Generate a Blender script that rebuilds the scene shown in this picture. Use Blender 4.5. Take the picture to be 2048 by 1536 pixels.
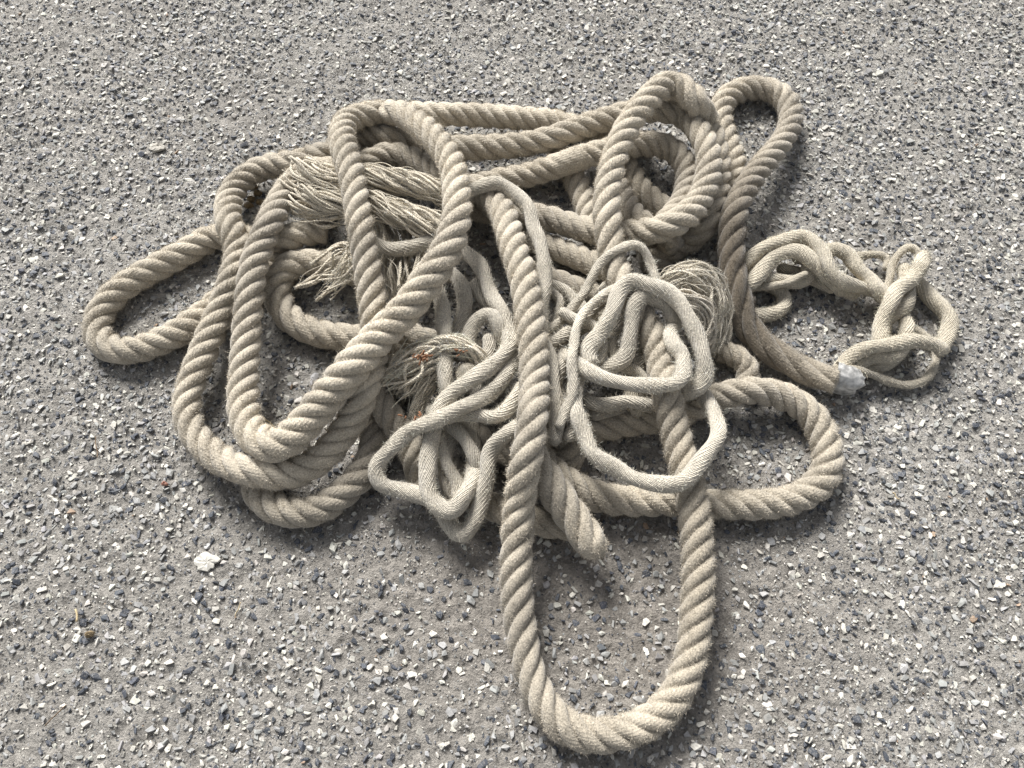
import bpy, bmesh, math
import numpy as np
from mathutils import Vector
for o in list(bpy.data.objects):
    bpy.data.objects.remove(o, do_unlink=True)
scene = bpy.context.scene
COL = scene.collection
rng = np.random.default_rng(7)

# ------------------------------------------------------------------ camera
PITCH = math.radians(63.5)          # below the horizon
DIST = 0.93
CAM = np.array([0.0, -DIST * math.cos(PITCH), DIST * math.sin(PITCH)])
HALF = 0.65                         # tan of half the horizontal field of view
cam_data = bpy.data.cameras.new('camera')
cam = bpy.data.objects.new('camera', cam_data)
COL.objects.link(cam)
cam.location = CAM
cam.rotation_euler = (math.pi / 2 - PITCH, 0, 0)
cam_data.sensor_width = 36
cam_data.lens = 18 / HALF
cam_data.clip_start = 0.01
cam_data.clip_end = 200
scene.camera = cam

# ------------------------------------------------------------------ light
SUN_ELEV, SUN_AZ = math.radians(42), math.radians(-22)   # azimuth from +Y, negative = to the left
world = bpy.data.worlds.new('World')
scene.world = world
world.use_nodes = True
wn = world.node_tree
sky = wn.nodes.new('ShaderNodeTexSky')
sky.sky_type = 'NISHITA'
sky.sun_disc = False
sky.sun_elevation = SUN_ELEV
sky.sun_rotation = SUN_AZ
sky.dust_density = 3.0
wn.nodes['Background'].inputs[1].default_value = 0.055
soft = wn.nodes.new('ShaderNodeHueSaturation')      # thin cloud: a paler sky than the clear-air model gives
soft.inputs['Saturation'].default_value = 0.25
wn.links.new(sky.outputs[0], soft.inputs['Color'])
wn.links.new(soft.outputs[0], wn.nodes['Background'].inputs[0])
sd = bpy.data.lights.new('sun', 'SUN')
sun = bpy.data.objects.new('sun', sd)
COL.objects.link(sun)
sd.energy = 2.75
sd.angle = math.radians(25)
sd.color = (1.0, 0.985, 0.96)
to_sun = Vector((math.sin(SUN_AZ) * math.cos(SUN_ELEV), math.cos(SUN_AZ) * math.cos(SUN_ELEV), math.sin(SUN_ELEV)))
sun.rotation_euler = to_sun.to_track_quat('Z', 'Y').to_euler()
sun.location = (0, 0, 3)
scene.view_settings.view_transform = 'Standard'
scene.view_settings.look = 'None'
scene.view_settings.gamma = 1
scene.view_settings.exposure = 1.5
scene.view_settings.use_curve_mapping = False

# ------------------------------------------------------------------ small helpers
CR, SR = math.cos(math.pi / 2 - PITCH), math.sin(math.pi / 2 - PITCH)
def rays(px, py):
    """directions of the survey sight lines through points measured on a 2048 x 1536 plan"""
    x = (np.asarray(px, float) - 1024) / 1024 * HALF
    y = -(np.asarray(py, float) - 768) / 1024 * HALF
    return np.stack([x, y * CR + SR, y * SR - CR], -1)
def at(px, py, h=0.0):
    d = rays(px, py)
    t = (CAM[2] - np.asarray(h, float)) / -d[..., 2]
    return CAM + d * t[..., None]

def noise2(p, scale, seed):
    """smooth value noise on the plane, -1..1"""
    r = np.random.default_rng(seed)
    n = 256
    g = r.uniform(-1, 1, (n, n))
    q = np.asarray(p) / scale + 1000.37
    i = np.floor(q).astype(int)
    f = q - i
    f = f * f * (3 - 2 * f)
    a = g[i[..., 0] % n, i[..., 1] % n]; b = g[(i[..., 0] + 1) % n, i[..., 1] % n]
    c = g[i[..., 0] % n, (i[..., 1] + 1) % n]; d = g[(i[..., 0] + 1) % n, (i[..., 1] + 1) % n]
    return (a * (1 - f[..., 0]) + b * f[..., 0]) * (1 - f[..., 1]) + (c * (1 - f[..., 0]) + d * f[..., 0]) * f[..., 1]
def noise1(s, scale, seed):
    return noise2(np.stack([np.asarray(s), np.full_like(s, seed * 3.7)], -1), scale, seed)

def mesh_object(name, verts, faces, mat, parent=None, attrs=None, smooth=True, recentre=False):
    """faces: list of (n,3) or (n,4) index arrays"""
    verts = np.ascontiguousarray(verts, np.float32)
    loc = (0, 0, 0)
    if recentre:
        loc = np.array([verts[:, 0].mean(), verts[:, 1].mean(), max(verts[:, 2].min(), 0.0)], np.float32)
        verts = verts - loc
    me = bpy.data.meshes.new(name)
    me.vertices.add(len(verts))
    me.vertices.foreach_set('co', verts.ravel())
    loops = np.concatenate([f.ravel() for f in faces]).astype(np.int32)
    sizes = np.concatenate([np.full(len(f), f.shape[1], np.int32) for f in faces])
    starts = np.concatenate([[0], np.cumsum(sizes)[:-1]]).astype(np.int32)
    me.loops.add(len(loops))
    me.loops.foreach_set('vertex_index', loops)
    me.polygons.add(len(sizes))
    me.polygons.foreach_set('loop_start', starts)
    me.polygons.foreach_set('loop_total', sizes)
    me.polygons.foreach_set('use_smooth', np.full(len(sizes), smooth, bool))
    me.update()
    for k, v in (attrs or {}).items():
        v = np.asarray(v, np.float32)
        if v.ndim == 1:
            a = me.attributes.new(k, 'FLOAT', 'POINT'); a.data.foreach_set('value', v)
        else:
            a = me.attributes.new(k, 'FLOAT_COLOR', 'POINT')
            a.data.foreach_set('color', np.concatenate([v, np.ones((len(v), 1), np.float32)], 1).ravel())
    me.validate()
    ob = bpy.data.objects.new(name, me)
    ob.location = loc
    me.materials.append(mat)
    COL.objects.link(ob)
    if parent is not None:
        ob.parent = parent
        ob.matrix_parent_inverse = parent.matrix_world.inverted() if False else ob.matrix_parent_inverse
        ob.location = [a - b for a, b in zip(loc, parent.location)]
    return ob
def tag(o, label=None, cat=None, group=None, kind=None):
    if label: o['label'] = label
    if cat: o['category'] = cat
    if group: o['group'] = group
    if kind: o['kind'] = kind
    return o

# ------------------------------------------------------------------ materials
def new_mat(name):
    m = bpy.data.materials.new(name); m.use_nodes = True
    nt = m.node_tree
    return m, nt, nt.nodes['Principled BSDF']
def N(nt, kind, **kw):
    n = nt.nodes.new('ShaderNode' + kind)
    for k, v in kw.items():
        if k in n.inputs: n.inputs[k].default_value = v
        else: setattr(n, k, v)
    return n

def fibre_material(name, bump=0.5, yarn=0.5):
    m, nt, b = new_mat(name)
    L = nt.links.new
    col = N(nt, 'Attribute', attribute_name='col')
    ph = N(nt, 'Attribute', attribute_name='ph')
    tc = N(nt, 'TexCoord')
    n1 = N(nt, 'TexNoise', Scale=28.0, Detail=4.0)      # broad wear
    n2 = N(nt, 'TexNoise', Scale=620.0, Detail=3.0)     # fibre speckle
    n3 = N(nt, 'TexNoise', Scale=260.0, Detail=3.0)     # lint clumps
    for n in (n1, n2, n3): L(tc.outputs['Object'], n.inputs['Vector'])
    # yarn lines
    wob = N(nt, 'Math', operation='MULTIPLY_ADD'); L(n3.outputs[0], wob.inputs[0]); wob.inputs[1].default_value = 2.6
    L(ph.outputs['Fac'], wob.inputs[2])
    sn = N(nt, 'Math', operation='SINE'); L(wob.outputs[0], sn.inputs[0])
    # height
    h1 = N(nt, 'Math', operation='MULTIPLY_ADD'); L(sn.outputs[0], h1.inputs[0]); h1.inputs[1].default_value = yarn
    L(n2.outputs[0], h1.inputs[2])
    h2 = N(nt, 'Math', operation='MULTIPLY_ADD'); L(n3.outputs[0], h2.inputs[0]); h2.inputs[1].default_value = 1.2
    L(h1.outputs[0], h2.inputs[2])
    bp = N(nt, 'Bump', Strength=bump, Distance=0.0012)
    L(h2.outputs[0], bp.inputs['Height'])
    L(bp.outputs[0], b.inputs['Normal'])
    # colour: wear and lint
    r1 = N(nt, 'MapRange'); r1.inputs[1].default_value = 0.3; r1.inputs[2].default_value = 0.7
    r1.inputs[3].default_value = 0.84; r1.inputs[4].default_value = 1.14
    L(n1.outputs[0], r1.inputs[0])
    r2 = N(nt, 'MapRange'); r2.inputs[1].default_value = 0.25; r2.inputs[2].default_value = 0.75
    r2.inputs[3].default_value = 0.6; r2.inputs[4].default_value = 1.38
    L(n2.outputs[0], r2.inputs[0])
    mu = N(nt, 'Math', operation='MULTIPLY'); L(r1.outputs[0], mu.inputs[0]); L(r2.outputs[0], mu.inputs[1])
    vm = N(nt, 'VectorMath', operation='SCALE'); L(col.outputs['Color'], vm.inputs[0]); L(mu.outputs[0], vm.inputs['Scale'])
    L(vm.outputs[0], b.inputs['Base Color'])
    b.inputs['Roughness'].default_value = 0.95
    b.inputs['Specular IOR Level'].default_value = 0.15
    b.inputs['Sheen Weight'].default_value = 0.25
    b.inputs['Sheen Roughness'].default_value = 0.6
    return m
M_ROPE = fibre_material('weathered_rope_fibre', 0.6, 0.14)
M_STRAND = fibre_material('pale_strand_fibre', 0.75, 0.6)
M_YARN = fibre_material('yarn_fibre', 0.6, 0.6)

# ------------------------------------------------------------------ ground
def ground_material():
    m, nt, b = new_mat('worn_asphalt_mortar')
    L = nt.links.new
    tc = N(nt, 'TexCoord')
    big = N(nt, 'TexNoise', Scale=3.2, Detail=5.0)
    mid = N(nt, 'TexNoise', Scale=60.0, Detail=5.0, Roughness=0.65)
    fine = N(nt, 'TexNoise', Scale=420.0, Detail=4.0, Roughness=0.7)
    vor = N(nt, 'TexVoronoi', Scale=190.0)
    for n in (big, mid, fine, vor): L(tc.outputs['Object'], n.inputs['Vector'])
    ramp = N(nt, 'ValToRGB')
    e = ramp.color_ramp.elements
    e[0].position = 0.3; e[0].color = (0.225, 0.211, 0.189, 1)
    e[1].position = 0.72; e[1].color = (0.355, 0.337, 0.307, 1)
    mixn = N(nt, 'Math', operation='MULTIPLY_ADD'); L(mid.outputs[0], mixn.inputs[0]); mixn.inputs[1].default_value = 0.5
    hb = N(nt, 'Math', operation='MULTIPLY'); L(big.outputs[0], hb.inputs[0]); hb.inputs[1].default_value = 0.5
    L(hb.outputs[0], mixn.inputs[2]); L(mixn.outputs[0], ramp.inputs[0])
    sp = N(nt, 'MapRange'); sp.inputs[1].default_value = 0.3; sp.inputs[2].default_value = 0.72
    sp.inputs[3].default_value = 0.68; sp.inputs[4].default_value = 1.3
    L(fine.outputs[0], sp.inputs[0])
    # sand grains of mixed colour
    cv = N(nt, 'SeparateColor'); L(vor.outputs['Color'], cv.inputs[0])
    gr = N(nt, 'MapRange'); gr.inputs[3].default_value = 0.78; gr.inputs[4].default_value = 1.2
    L(cv.outputs[0], gr.inputs[0])
    mu = N(nt, 'Math', operation='MULTIPLY'); L(sp.outputs[0], mu.inputs[0]); L(gr.outputs[0], mu.inputs[1])
    vm = N(nt, 'VectorMath', operation='SCALE'); sa = N(nt, 'Attribute', attribute_name='silt'); sm = N(nt, 'Mix', data_type='RGBA')
    sk = N(nt, 'Math', operation='MULTIPLY'); L(sa.outputs['Fac'], sk.inputs[0]); sk.inputs[1].default_value = 0.6
    L(sk.outputs[0], sm.inputs[0]); L(ramp.outputs[0], sm.inputs[6]); sm.inputs[7].default_value = (0.215, 0.188, 0.16, 1)
    L(sm.outputs[2], vm.inputs[0]); L(mu.outputs[0], vm.inputs['Scale'])
    L(vm.outputs[0], b.inputs['Base Color'])
    b.inputs['Roughness'].default_value = 0.8
    b.inputs['Specular IOR Level'].default_value = 0.35
    h = N(nt, 'Math', operation='MULTIPLY_ADD'); L(fine.outputs[0], h.inputs[0]); h.inputs[1].default_value = 1.0
    L(mid.outputs[0], h.inputs[2])
    bp = N(nt, 'Bump', Strength=1.0, Distance=0.004)
    L(h.outputs[0], bp.inputs['Height']); L(bp.outputs[0], b.inputs['Normal'])
    return m
def chip_material():
    m, nt, b = new_mat('stone_chip')
    L = nt.links.new
    col = N(nt, 'Attribute', attribute_name='col')
    tc = N(nt, 'TexCoord')
    n1 = N(nt, 'TexNoise', Scale=240.0, Detail=5.0, Roughness=0.7)
    n2 = N(nt, 'TexNoise', Scale=700.0, Detail=3.0)
    L(tc.outputs['Object'], n1.inputs['Vector']); L(tc.outputs['Object'], n2.inputs['Vector'])
    r = N(nt, 'MapRange'); r.inputs[1].default_value = 0.3; r.inputs[2].default_value = 0.7
    r.inputs[3].default_value = 0.72; r.inputs[4].default_value = 1.2
    L(n1.outputs[0], r.inputs[0])
    vm = N(nt, 'VectorMath', operation='SCALE'); L(col.outputs['Color'], vm.inputs[0]); L(r.outputs[0], vm.inputs['Scale'])
    # dust film that fills the rougher spots
    mx = N(nt, 'Mix', data_type='RGBA')
    dr = N(nt, 'MapRange'); dr.inputs[1].default_value = 0.5; dr.inputs[2].default_value = 0.75; dr.inputs[4].default_value = 0.6
    L(n2.outputs[0], dr.inputs[0]); L(dr.outputs[0], mx.inputs[0])
    L(vm.outputs[0], mx.inputs[6]); mx.inputs[7].default_value = (0.30, 0.28, 0.25, 1)
    L(mx.outputs[2], b.inputs['Base Color'])
    b.inputs['Roughness'].default_value = 0.62
    b.inputs['Specular IOR Level'].default_value = 0.4
    bp = N(nt, 'Bump', Strength=0.5, Distance=0.001)
    L(n1.outputs[0], bp.inputs['Height']); L(bp.outputs[0], b.inputs['Normal'])
    return m
M_GROUND, M_CHIP = ground_material(), chip_material()

def ground_h(p):
    return (0.0014 * noise2(p, 0.011, 1) + 0.0012 * noise2(p, 0.0056, 2) + 0.0012 * noise2(p, 0.045, 3)
            - 0.0036 * np.clip(noise2(p, 0.0085, 4) - 0.3, 0, 1) - 0.0018)
c = at([0, 2048, 0, 2048], [0, 0, 1536, 1536])
X0, X1, Y0, Y1 = c[:, 0].min() - 0.06, c[:, 0].max() + 0.06, c[:, 1].min() - 0.05, c[:, 1].max() + 0.06
def axis(a, b, step):
    core = np.arange(a, b, step)
    out = np.concatenate([np.geomspace(step * 2, 8.0, 26)])
    out = np.cumsum(out) * (12.0 / np.sum(out))
    return np.concatenate([a - out[::-1], core, core[-1] + out])
gx, gy = axis(X0, X1, 0.0026), axis(Y0, Y1, 0.0026)
GX, GY = np.meshgrid(gx, gy)
gp = np.stack([GX, GY], -1).reshape(-1, 2)
gz = ground_h(gp)
nx, ny = len(gx), len(gy)
idx = np.arange(nx * ny).reshape(ny, nx)
gf = np.stack([idx[:-1, :-1], idx[:-1, 1:], idx[1:, 1:], idx[1:, :-1]], -1).reshape(-1, 4)
ground = mesh_object('ground', np.c_[gp, gz], [gf], M_GROUND)
SILT = ground.data.attributes.new('silt', 'FLOAT', 'POINT')
tag(ground, 'grey worn asphalt ground under the rope heap', 'ground', kind='structure')

def silt(p):
    """where washed-in silt covers more of the stones"""
    q = (p - at(1150, 1150)[:2]) / np.array([0.30, 0.17])
    return np.clip(np.exp(-(q ** 2).sum(-1)) + 0.25 * noise2(p, 0.25, 55), 0, 1)
def chip_templates(n, flat):
    out = []
    r = np.random.default_rng(11)
    for k in range(n):
        p = r.normal(size=(11, 3)); p /= np.linalg.norm(p, axis=1)[:, None]
        p *= r.uniform(0.8, 1.1, (11, 1))
        p[:, 0] *= r.uniform(0.9, 1.35); p[:, 1] *= r.uniform(0.62, 0.95)
        p[:, 2] = np.minimum(p[:, 2] * 0.9, flat) + r.normal(0, 0.05, 11)
        bm = bmesh.new()
        for q in p: bm.verts.new(q)
        res = bmesh.ops.convex_hull(bm, input=bm.verts)
        for g in res['geom_interior'] + res['geom_unused']:
            if isinstance(g, bmesh.types.BMVert) and g.is_valid: bm.verts.remove(g)
        bmesh.ops.triangulate(bm, faces=bm.faces)
        bm.verts.index_update()
        out.append((np.array([v.co for v in bm.verts]), np.array([[v.index for v in f.verts] for f in bm.faces])))
        bm.free()
    return out
SILT.data.foreach_set('value', silt(gp).astype(np.float32))
def scatter_chips(name, cell, rmin, rmax, prob, margin, seed, lift):
    r = np.random.default_rng(seed)
    xs, ys = np.arange(X0 - margin, X1 + margin, cell), np.arange(Y0 - margin, Y1 + margin, cell)
    A, B = np.meshgrid(xs, ys)
    p = np.stack([A.ravel(), B.ravel()], -1) + r.uniform(-0.46, 0.46, (A.size, 2)) * cell
    dens = prob * (1 + 0.35 * noise2(p, 0.12, seed + 1) + 0.25 * noise2(p, 0.4, seed + 2))
    dens = dens * (1 - 0.45 * silt(p))
    p = p[r.random(len(p)) < dens]
    n = len(p)
    size = rmin + (rmax - rmin) * r.beta(1.4, 2.2, n)
    T = chip_templates(22, 0.42)
    kind = r.integers(0, len(T), n)
    rot = r.uniform(0, 2 * math.pi, n)
    tilt = r.normal(0, 0.16, (n, 2))
    roll = r.random(n)
    colr = np.empty((n, 3))
    v = r.uniform(0.75, 1.2, n)[:, None]
    pal = [(0.30, np.array([0.48, 0.46, 0.41])), (0.71, np.array([0.27, 0.268, 0.26])),
           (0.998, np.array([0.052, 0.059, 0.073])), (1.01, np.array([0.27, 0.19, 0.13]))]
    lo = 0
    for hi, cc in pal:
        s = (roll >= lo) & (roll < hi); colr[s] = cc; lo = hi
    colr = colr * v * (1 + r.normal(0, 0.012, (n, 3)))
    Vs, Fs, Cs, off = [], [], [], 0
    for k, (tv, tf) in enumerate(T):
        s = np.where(kind == k)[0]
        if not len(s): continue
        q = tv[None] * size[s][:, None, None]
        c_, s_ = np.cos(rot[s])[:, None], np.sin(rot[s])[:, None]
        x = q[..., 0] * c_ - q[..., 1] * s_; y = q[..., 0] * s_ + q[..., 1] * c_
        z = q[..., 2] * 0.8 + x * tilt[s, :1] + y * tilt[s, 1:]
        zz = np.clip(lift + r.normal(0, 0.0011, len(s)), -0.0008, 0.0032) - 0.42 * 0.8 * size[s]
        base = np.maximum(ground_h(p[s]), -0.0036)
        q = np.stack([x + p[s, :1], y + p[s, 1:], z + (zz + base)[:, None]], -1)
        m = len(tv)
        Vs.append(q.reshape(-1, 3)); Cs.append(np.repeat(colr[s], m, 0))
        Fs.append((tf[None] + (np.arange(len(s)) * m)[:, None, None]).reshape(-1, 3) + off)
        off += len(s) * m
    ob = mesh_object(name, np.concatenate(Vs), [np.concatenate(Fs)], M_CHIP, attrs={'col': np.concatenate(Cs)}, smooth=False)
    return ob
ch = scatter_chips('stone_chips', 0.0080, 0.0023, 0.0066, 0.90, 0.22, 21, 0.0019)
tag(ch, 'cream grey and black stone chips set in the asphalt', 'stone chips', kind='stuff')
gr = scatter_chips('grit', 0.0036, 0.0008, 0.0021, 0.66, 0.02, 41, 0.0011)
tag(gr, 'fine mixed grit between the larger stone chips', 'grit', kind='stuff')

# ------------------------------------------------------------------ cord system
class Cord:
    def __init__(s, key, kind, pts, r, **kw):
        s.key, s.kind, s.r, s.kw = key, kind, r, kw
        a = np.array([p[:3] for p in pts], float)
        # centripetal Catmull-Rom through the surveyed points
        P = np.vstack([2 * a[0] - a[1], a, 2 * a[-1] - a[-2]])
        out = []
        for i in range(1, len(P) - 2):
            p0, p1, p2, p3 = P[i - 1:i + 3]
            d = lambda u, v: max(np.linalg.norm((u - v)[:3] * np.array([1, 1, 1.2])), 1e-3) ** 0.5
            t0 = 0; t1 = t0 + d(p1, p0); t2 = t1 + d(p2, p1); t3 = t2 + d(p3, p2)
            t = np.linspace(t1, t2, 24, endpoint=False)[:, None]
            A1 = (t1 - t) / (t1 - t0) * p0 + (t - t0) / (t1 - t0) * p1
            A2 = (t2 - t) / (t2 - t1) * p1 + (t - t1) / (t2 - t1) * p2
            A3 = (t3 - t) / (t3 - t2) * p2 + (t - t2) / (t3 - t2) * p3
            B1 = (t2 - t) / (t2 - t0) * A1 + (t - t0) / (t2 - t0) * A2
            B2 = (t3 - t) / (t3 - t1) * A2 + (t - t1) / (t3 - t1) * A3
            out.append((t2 - t) / (t2 - t1) * B1 + (t - t1) / (t2 - t1) * B2)
        q = np.vstack(out + [a[-1:]])
        w = at(q[:, 0], q[:, 1], q[:, 2] / 1000)
        L = np.r_[0, np.cumsum(np.linalg.norm(np.diff(w, axis=0), axis=1))]
        n = max(4, int(L[-1] / 0.007))
        s.u = np.linspace(0, L[-1], n)
        pix = np.stack([np.interp(s.u, L, q[:, k]) for k in range(3)], -1)
        s.pix = pix[:, :2]
        s.h = pix[:, 2] / 1000 * 0.88
        s.h0 = s.h.copy()
        s.d = rays(s.pix[:, 0], s.pix[:, 1])
        s.ppts = a
    def world(s):
        return CAM + s.d * ((CAM[2] - s.h) / -s.d[:, 2])[:, None]
CORDS = []
def cord(key, kind, pts, r, **kw):
    c_ = Cord(key, kind, pts, r, **kw); CORDS.append(c_); return c_
R = 0.0170
TAN = np.array([0.375, 0.332, 0.263])
PALE = np.array([0.495, 0.45, 0.37])
CREAM = np.array([0.47, 0.42, 0.33])
BROWN = np.array([0.062, 0.047, 0.030])

cord('outer', 'rope', [(700,332,20),(640,320,20),(580,325,22),(510,342,26),(464,385,30),(455,440,34),(476,490,36),(468,545,36),(445,610,36),(412,690,36),(384,760,38),(372,830,32),(400,885,28),(450,924,28),(510,944,28),(568,950,30),(628,928,32),(676,880,38),(712,822,44),(735,756,52),(750,690,62),(748,625,78),(738,560,96),(729,501,104),(719,443,110),(710,384,114),(697,326,112),(684,282,102),(690,246,84),(730,229,66),(790,227,50),(870,228,42),(950,230,34),(1040,236,28),(1110,244,24),(1165,258,20),(1230,275,19),(1290,290,19)], R*.97, col=TAN*1.03, seed=1)
cord('inner', 'rope', [(690,345,22),(640,338,26),(601,352,38),(575,380,50),(551,420,62),(528,473,72),(508,530,76),(500,580,74),(495,640,60),(491,700,52),(487,760,50),(486,815,52),(500,864,58),(538,893,64),(580,878,68),(620,835,74),(666,779,82),(710,727,92),(754,677,102),(813,618,114),(849,569,128),(880,525,132),(902,480,134),(913,440,134),(913,384,132),(902,326,126),(882,292,120),(856,264,110),(825,240,98),(800,226,82),(778,226,58),(766,246,36),(765,275,22),(780,300,19)], R*1.0, col=TAN*1.06, seed=2, rprof=[(0,1),(.30,1.02),(.42,1.15),(.62,1.13),(.75,1.0),(1,1)])
cord('leftloop', 'rope', [(650,462,24),(600,468,24),(560,480,22),(500,478,20),(428,473,19),(370,505,19),(314,534,19),(252,570,19),(209,610,19),(192,655,19),(210,692,19),(255,702,19),(344,672,19),(417,622,19),(470,578,19),(530,540,19),(580,515,19)], R, col=TAN*.97, seed=3)
cord('front', 'rope', [(1290,530,19),(1340,500,19),(1395,470,20),(1428,410,26),(1436,330,42),(1424,270,64),(1404,224,84),(1380,190,100),(1350,168,108),(1325,172,112),(1297,198,114),(1268,233,114),(1243,278,112),(1224,335,110),(1214,394,106),(1217,467,98),(1230,530,88),(1254,590,78),(1288,640,70),(1315,700,66),(1330,770,62),(1345,840,60),(1362,910,58),(1382,985,52),(1391,1050,48),(1396,1120,44),(1396,1180,40),(1388,1272,34),(1374,1345,29),(1346,1400,25),(1304,1440,22),(1254,1463,20),(1203,1472,19),(1146,1463,19),(1102,1428,20),(1067,1366,22),(1044,1272,26),(1033,1177,36),(1036,1050,54),(1046,955,68),(1062,867,82),(1069,779,92),(1069,744,94),(1061,646,100),(1044,549,104),(1028,501,104),(1012,443,98),(998,412,88),(975,388,70),(950,376,50),(920,370,34)], R*.98, col=TAN*1.02, seed=4, grime=[(0,0),(.36,0),(.44,.28),(.54,.22),(.62,0),(1,0)])
cord('coil', 'rope', [(850,290,28),(900,297,32),(937,296,36),(990,294,38),(1050,288,40),(1109,274,44),(1167,253,50),(1220,236,58),(1275,222,68),(1325,220,76),(1369,232,82),(1402,268,84),(1418,315,82),(1414,364,76),(1394,408,68),(1361,440,60),(1314,460,52),(1265,466,46),(1215,468,42),(1167,458,40),(1109,440,40),(1060,430,40),(1010,425,36),(960,418,30),(905,410,26)], R, col=TAN*.9, seed=5)
cord('banded', 'rope', [(930,375,20),(970,368,22),(1010,357,24),(1050,352,26),(1109,333,28),(1167,314,32),(1225,298,36),(1299,287,42),(1343,297,44),(1369,325,42),(1375,364,36),(1366,405,28),(1340,440,22),(1300,470,20)], R*.97, col=TAN*.96, seed=6, bald=(1085, 1150))
cord('taped', 'rope', [(1235,305,19),(1262,355,19),(1295,395,19),(1340,425,19),(1385,448,19),(1425,440,19),(1452,400,20),(1468,350,20),(1464,310,20),(1450,272,20),(1440,238,20),(1446,203,20),(1478,180,20),(1525,176,20),(1563,190,22),(1581,222,26),(1577,258,32),(1554,296,40),(1519,337,48),(1489,380,54),(1470,423,56),(1463,482,52),(1465,540,46),(1477,600,38),(1493,650,30),(1530,692,24),(1576,723,21),(1620,746,19),(1672,762,19)], R*.97, col=TAN*.95, seed=7,
     grime=[(0,0),(.5,0),(.60,.1),(.68,.6),(.80,.95),(.90,.85),(.96,.45),(1,.2)], laygrow=(0.74, 2.4))
cord('rightloop', 'rope', [(1040,905,19),(1100,890,19),(1160,864,19),(1225,848,20),(1290,840,20),(1350,828,20),(1400,808,22),(1455,788,22),(1500,780,22),(1554,789,21),(1599,808,20),(1632,840,19),(1652,886,19),(1657,930,19),(1636,970,19),(1599,994,19),(1543,1008,19),(1488,1010,19),(1422,1008,19),(1350,1003,19),(1270,1003,19),(1198,995,20),(1145,972,22),(1100,940,24),(1060,900,24)], R*1.0, col=TAN*.92, seed=8)
cord('bight', 'rope', [(1030,860,50),(1062,912,54),(1098,966,54),(1125,1005,52),(1150,1042,48),(1174,1074,43),(1192,1098,38),(1205,1113,35)], R*1.06, col=TAN*.97, seed=9, endround=1)
cord('under8', 'rope', [(900,930,19),(930,975,19),(975,1008,19),(1035,1034,19),(1095,1046,19),(1150,1050,19)], R*.95, col=TAN*.9, seed=24)
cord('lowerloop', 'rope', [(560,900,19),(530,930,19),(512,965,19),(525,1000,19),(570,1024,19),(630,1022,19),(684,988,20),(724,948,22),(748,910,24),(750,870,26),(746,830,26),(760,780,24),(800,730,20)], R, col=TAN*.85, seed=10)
cord('underloop', 'rope', [(715,548,24),(660,530,26),(610,524,28),(570,535,27),(553,570,24),(560,610,21),(590,646,20),(640,668,20),(700,674,20),(760,680,20),(800,690,20),(830,720,19)], R, col=TAN*.92, seed=11)
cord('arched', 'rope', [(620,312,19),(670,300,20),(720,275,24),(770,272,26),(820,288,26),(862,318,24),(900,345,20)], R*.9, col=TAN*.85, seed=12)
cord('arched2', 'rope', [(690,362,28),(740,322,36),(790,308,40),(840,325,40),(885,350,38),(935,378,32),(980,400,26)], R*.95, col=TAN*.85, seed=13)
cord('under1', 'rope', [(1115,300,19),(1140,340,19),(1158,375,19),(1172,415,19),(1180,450,19),(1200,500,19),(1230,540,19)], R*.95, col=TAN*.9, seed=14)
cord('under2', 'rope', [(1220,340,30),(1240,385,26),(1265,425,22),(1300,458,20),(1350,490,19)], R*.93, col=TAN, seed=15)
cord('under3', 'rope', [(1030,470,20),(1100,492,22),(1150,512,22),(1200,532,20),(1250,552,19)], R*.95, col=TAN*.9, seed=16)
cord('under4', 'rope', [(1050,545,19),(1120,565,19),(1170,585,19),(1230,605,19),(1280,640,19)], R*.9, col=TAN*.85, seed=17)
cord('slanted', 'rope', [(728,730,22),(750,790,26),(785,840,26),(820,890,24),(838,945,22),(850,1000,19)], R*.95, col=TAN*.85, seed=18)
cord('cut', 'rope', [(806,664,44),(840,678,42),(880,690,38),(930,700,32),(985,720,26)], R*.92, col=TAN*.9, seed=19)
cord('under5', 'rope', [(880,800,19),(930,850,19),(975,890,19),(1040,910,19)], R*.95, col=TAN*.85, seed=20)
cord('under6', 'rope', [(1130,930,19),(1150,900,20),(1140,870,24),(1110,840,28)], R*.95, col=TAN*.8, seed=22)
# stub of rope seen below the taped end
cord('under7', 'rope', [(1440,700,19),(1480,715,19),(1500,740,19),(1488,775,19)], R*.8, col=TAN*.95, seed=23)

r1 = 0.0086
cord('s_arch', 'strand', [(930,390,70),(960,372,80),(1000,368,88),(1035,393,92),(1065,440,92),(1083,500,92),(1084,560,90),(1080,630,84),(1092,700,76),(1108,770,68),(1116,830,58),(1105,890,44)], r1*1.0, col=PALE*.9, seed=31)
cord('s_long', 'strand', [(745,485,64),(780,497,64),(820,500,64),(870,487,66),(930,503,70),(966,537,74),(981,585,76),(1010,627,82),(1020,683,86),(985,727,92),(935,764,92),(897,793,86),(872,838,76),(857,890,66),(855,955,54),(872,1010,44),(896,1028,42),(926,1000,42),(946,955,42),(949,897,44),(930,840,44),(920,800,40)], r1*1.05, col=PALE, seed=32)
cord('s_low', 'strand', [(1040,700,70),(1012,744,80),(981,787,84),(920,815,84),(850,846,78),(812,866,70),(776,902,58),(754,940,46),(764,967,36),(817,980,30),(864,1000,30),(897,1042,26),(920,1071,22),(944,1045,28),(966,980,38),(984,905,54),(1019,862,66),(1055,845,70)], r1*1.0, col=PALE*.98, seed=33)
cord('s_drop', 'strand', [(838,530,74),(866,565,80),(879,600,86),(886,646,88),(895,690,88),(889,732,84),(892,775,72),(915,805,56)], r1*.98, col=PALE, seed=34)
cord('s_curl', 'strand', [(835,560,60),(868,545,72),(897,546,82),(923,566,84),(931,600,78),(926,640,66),(915,680,50)], r1*1.02, col=PALE*.85, seed=35)
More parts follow.
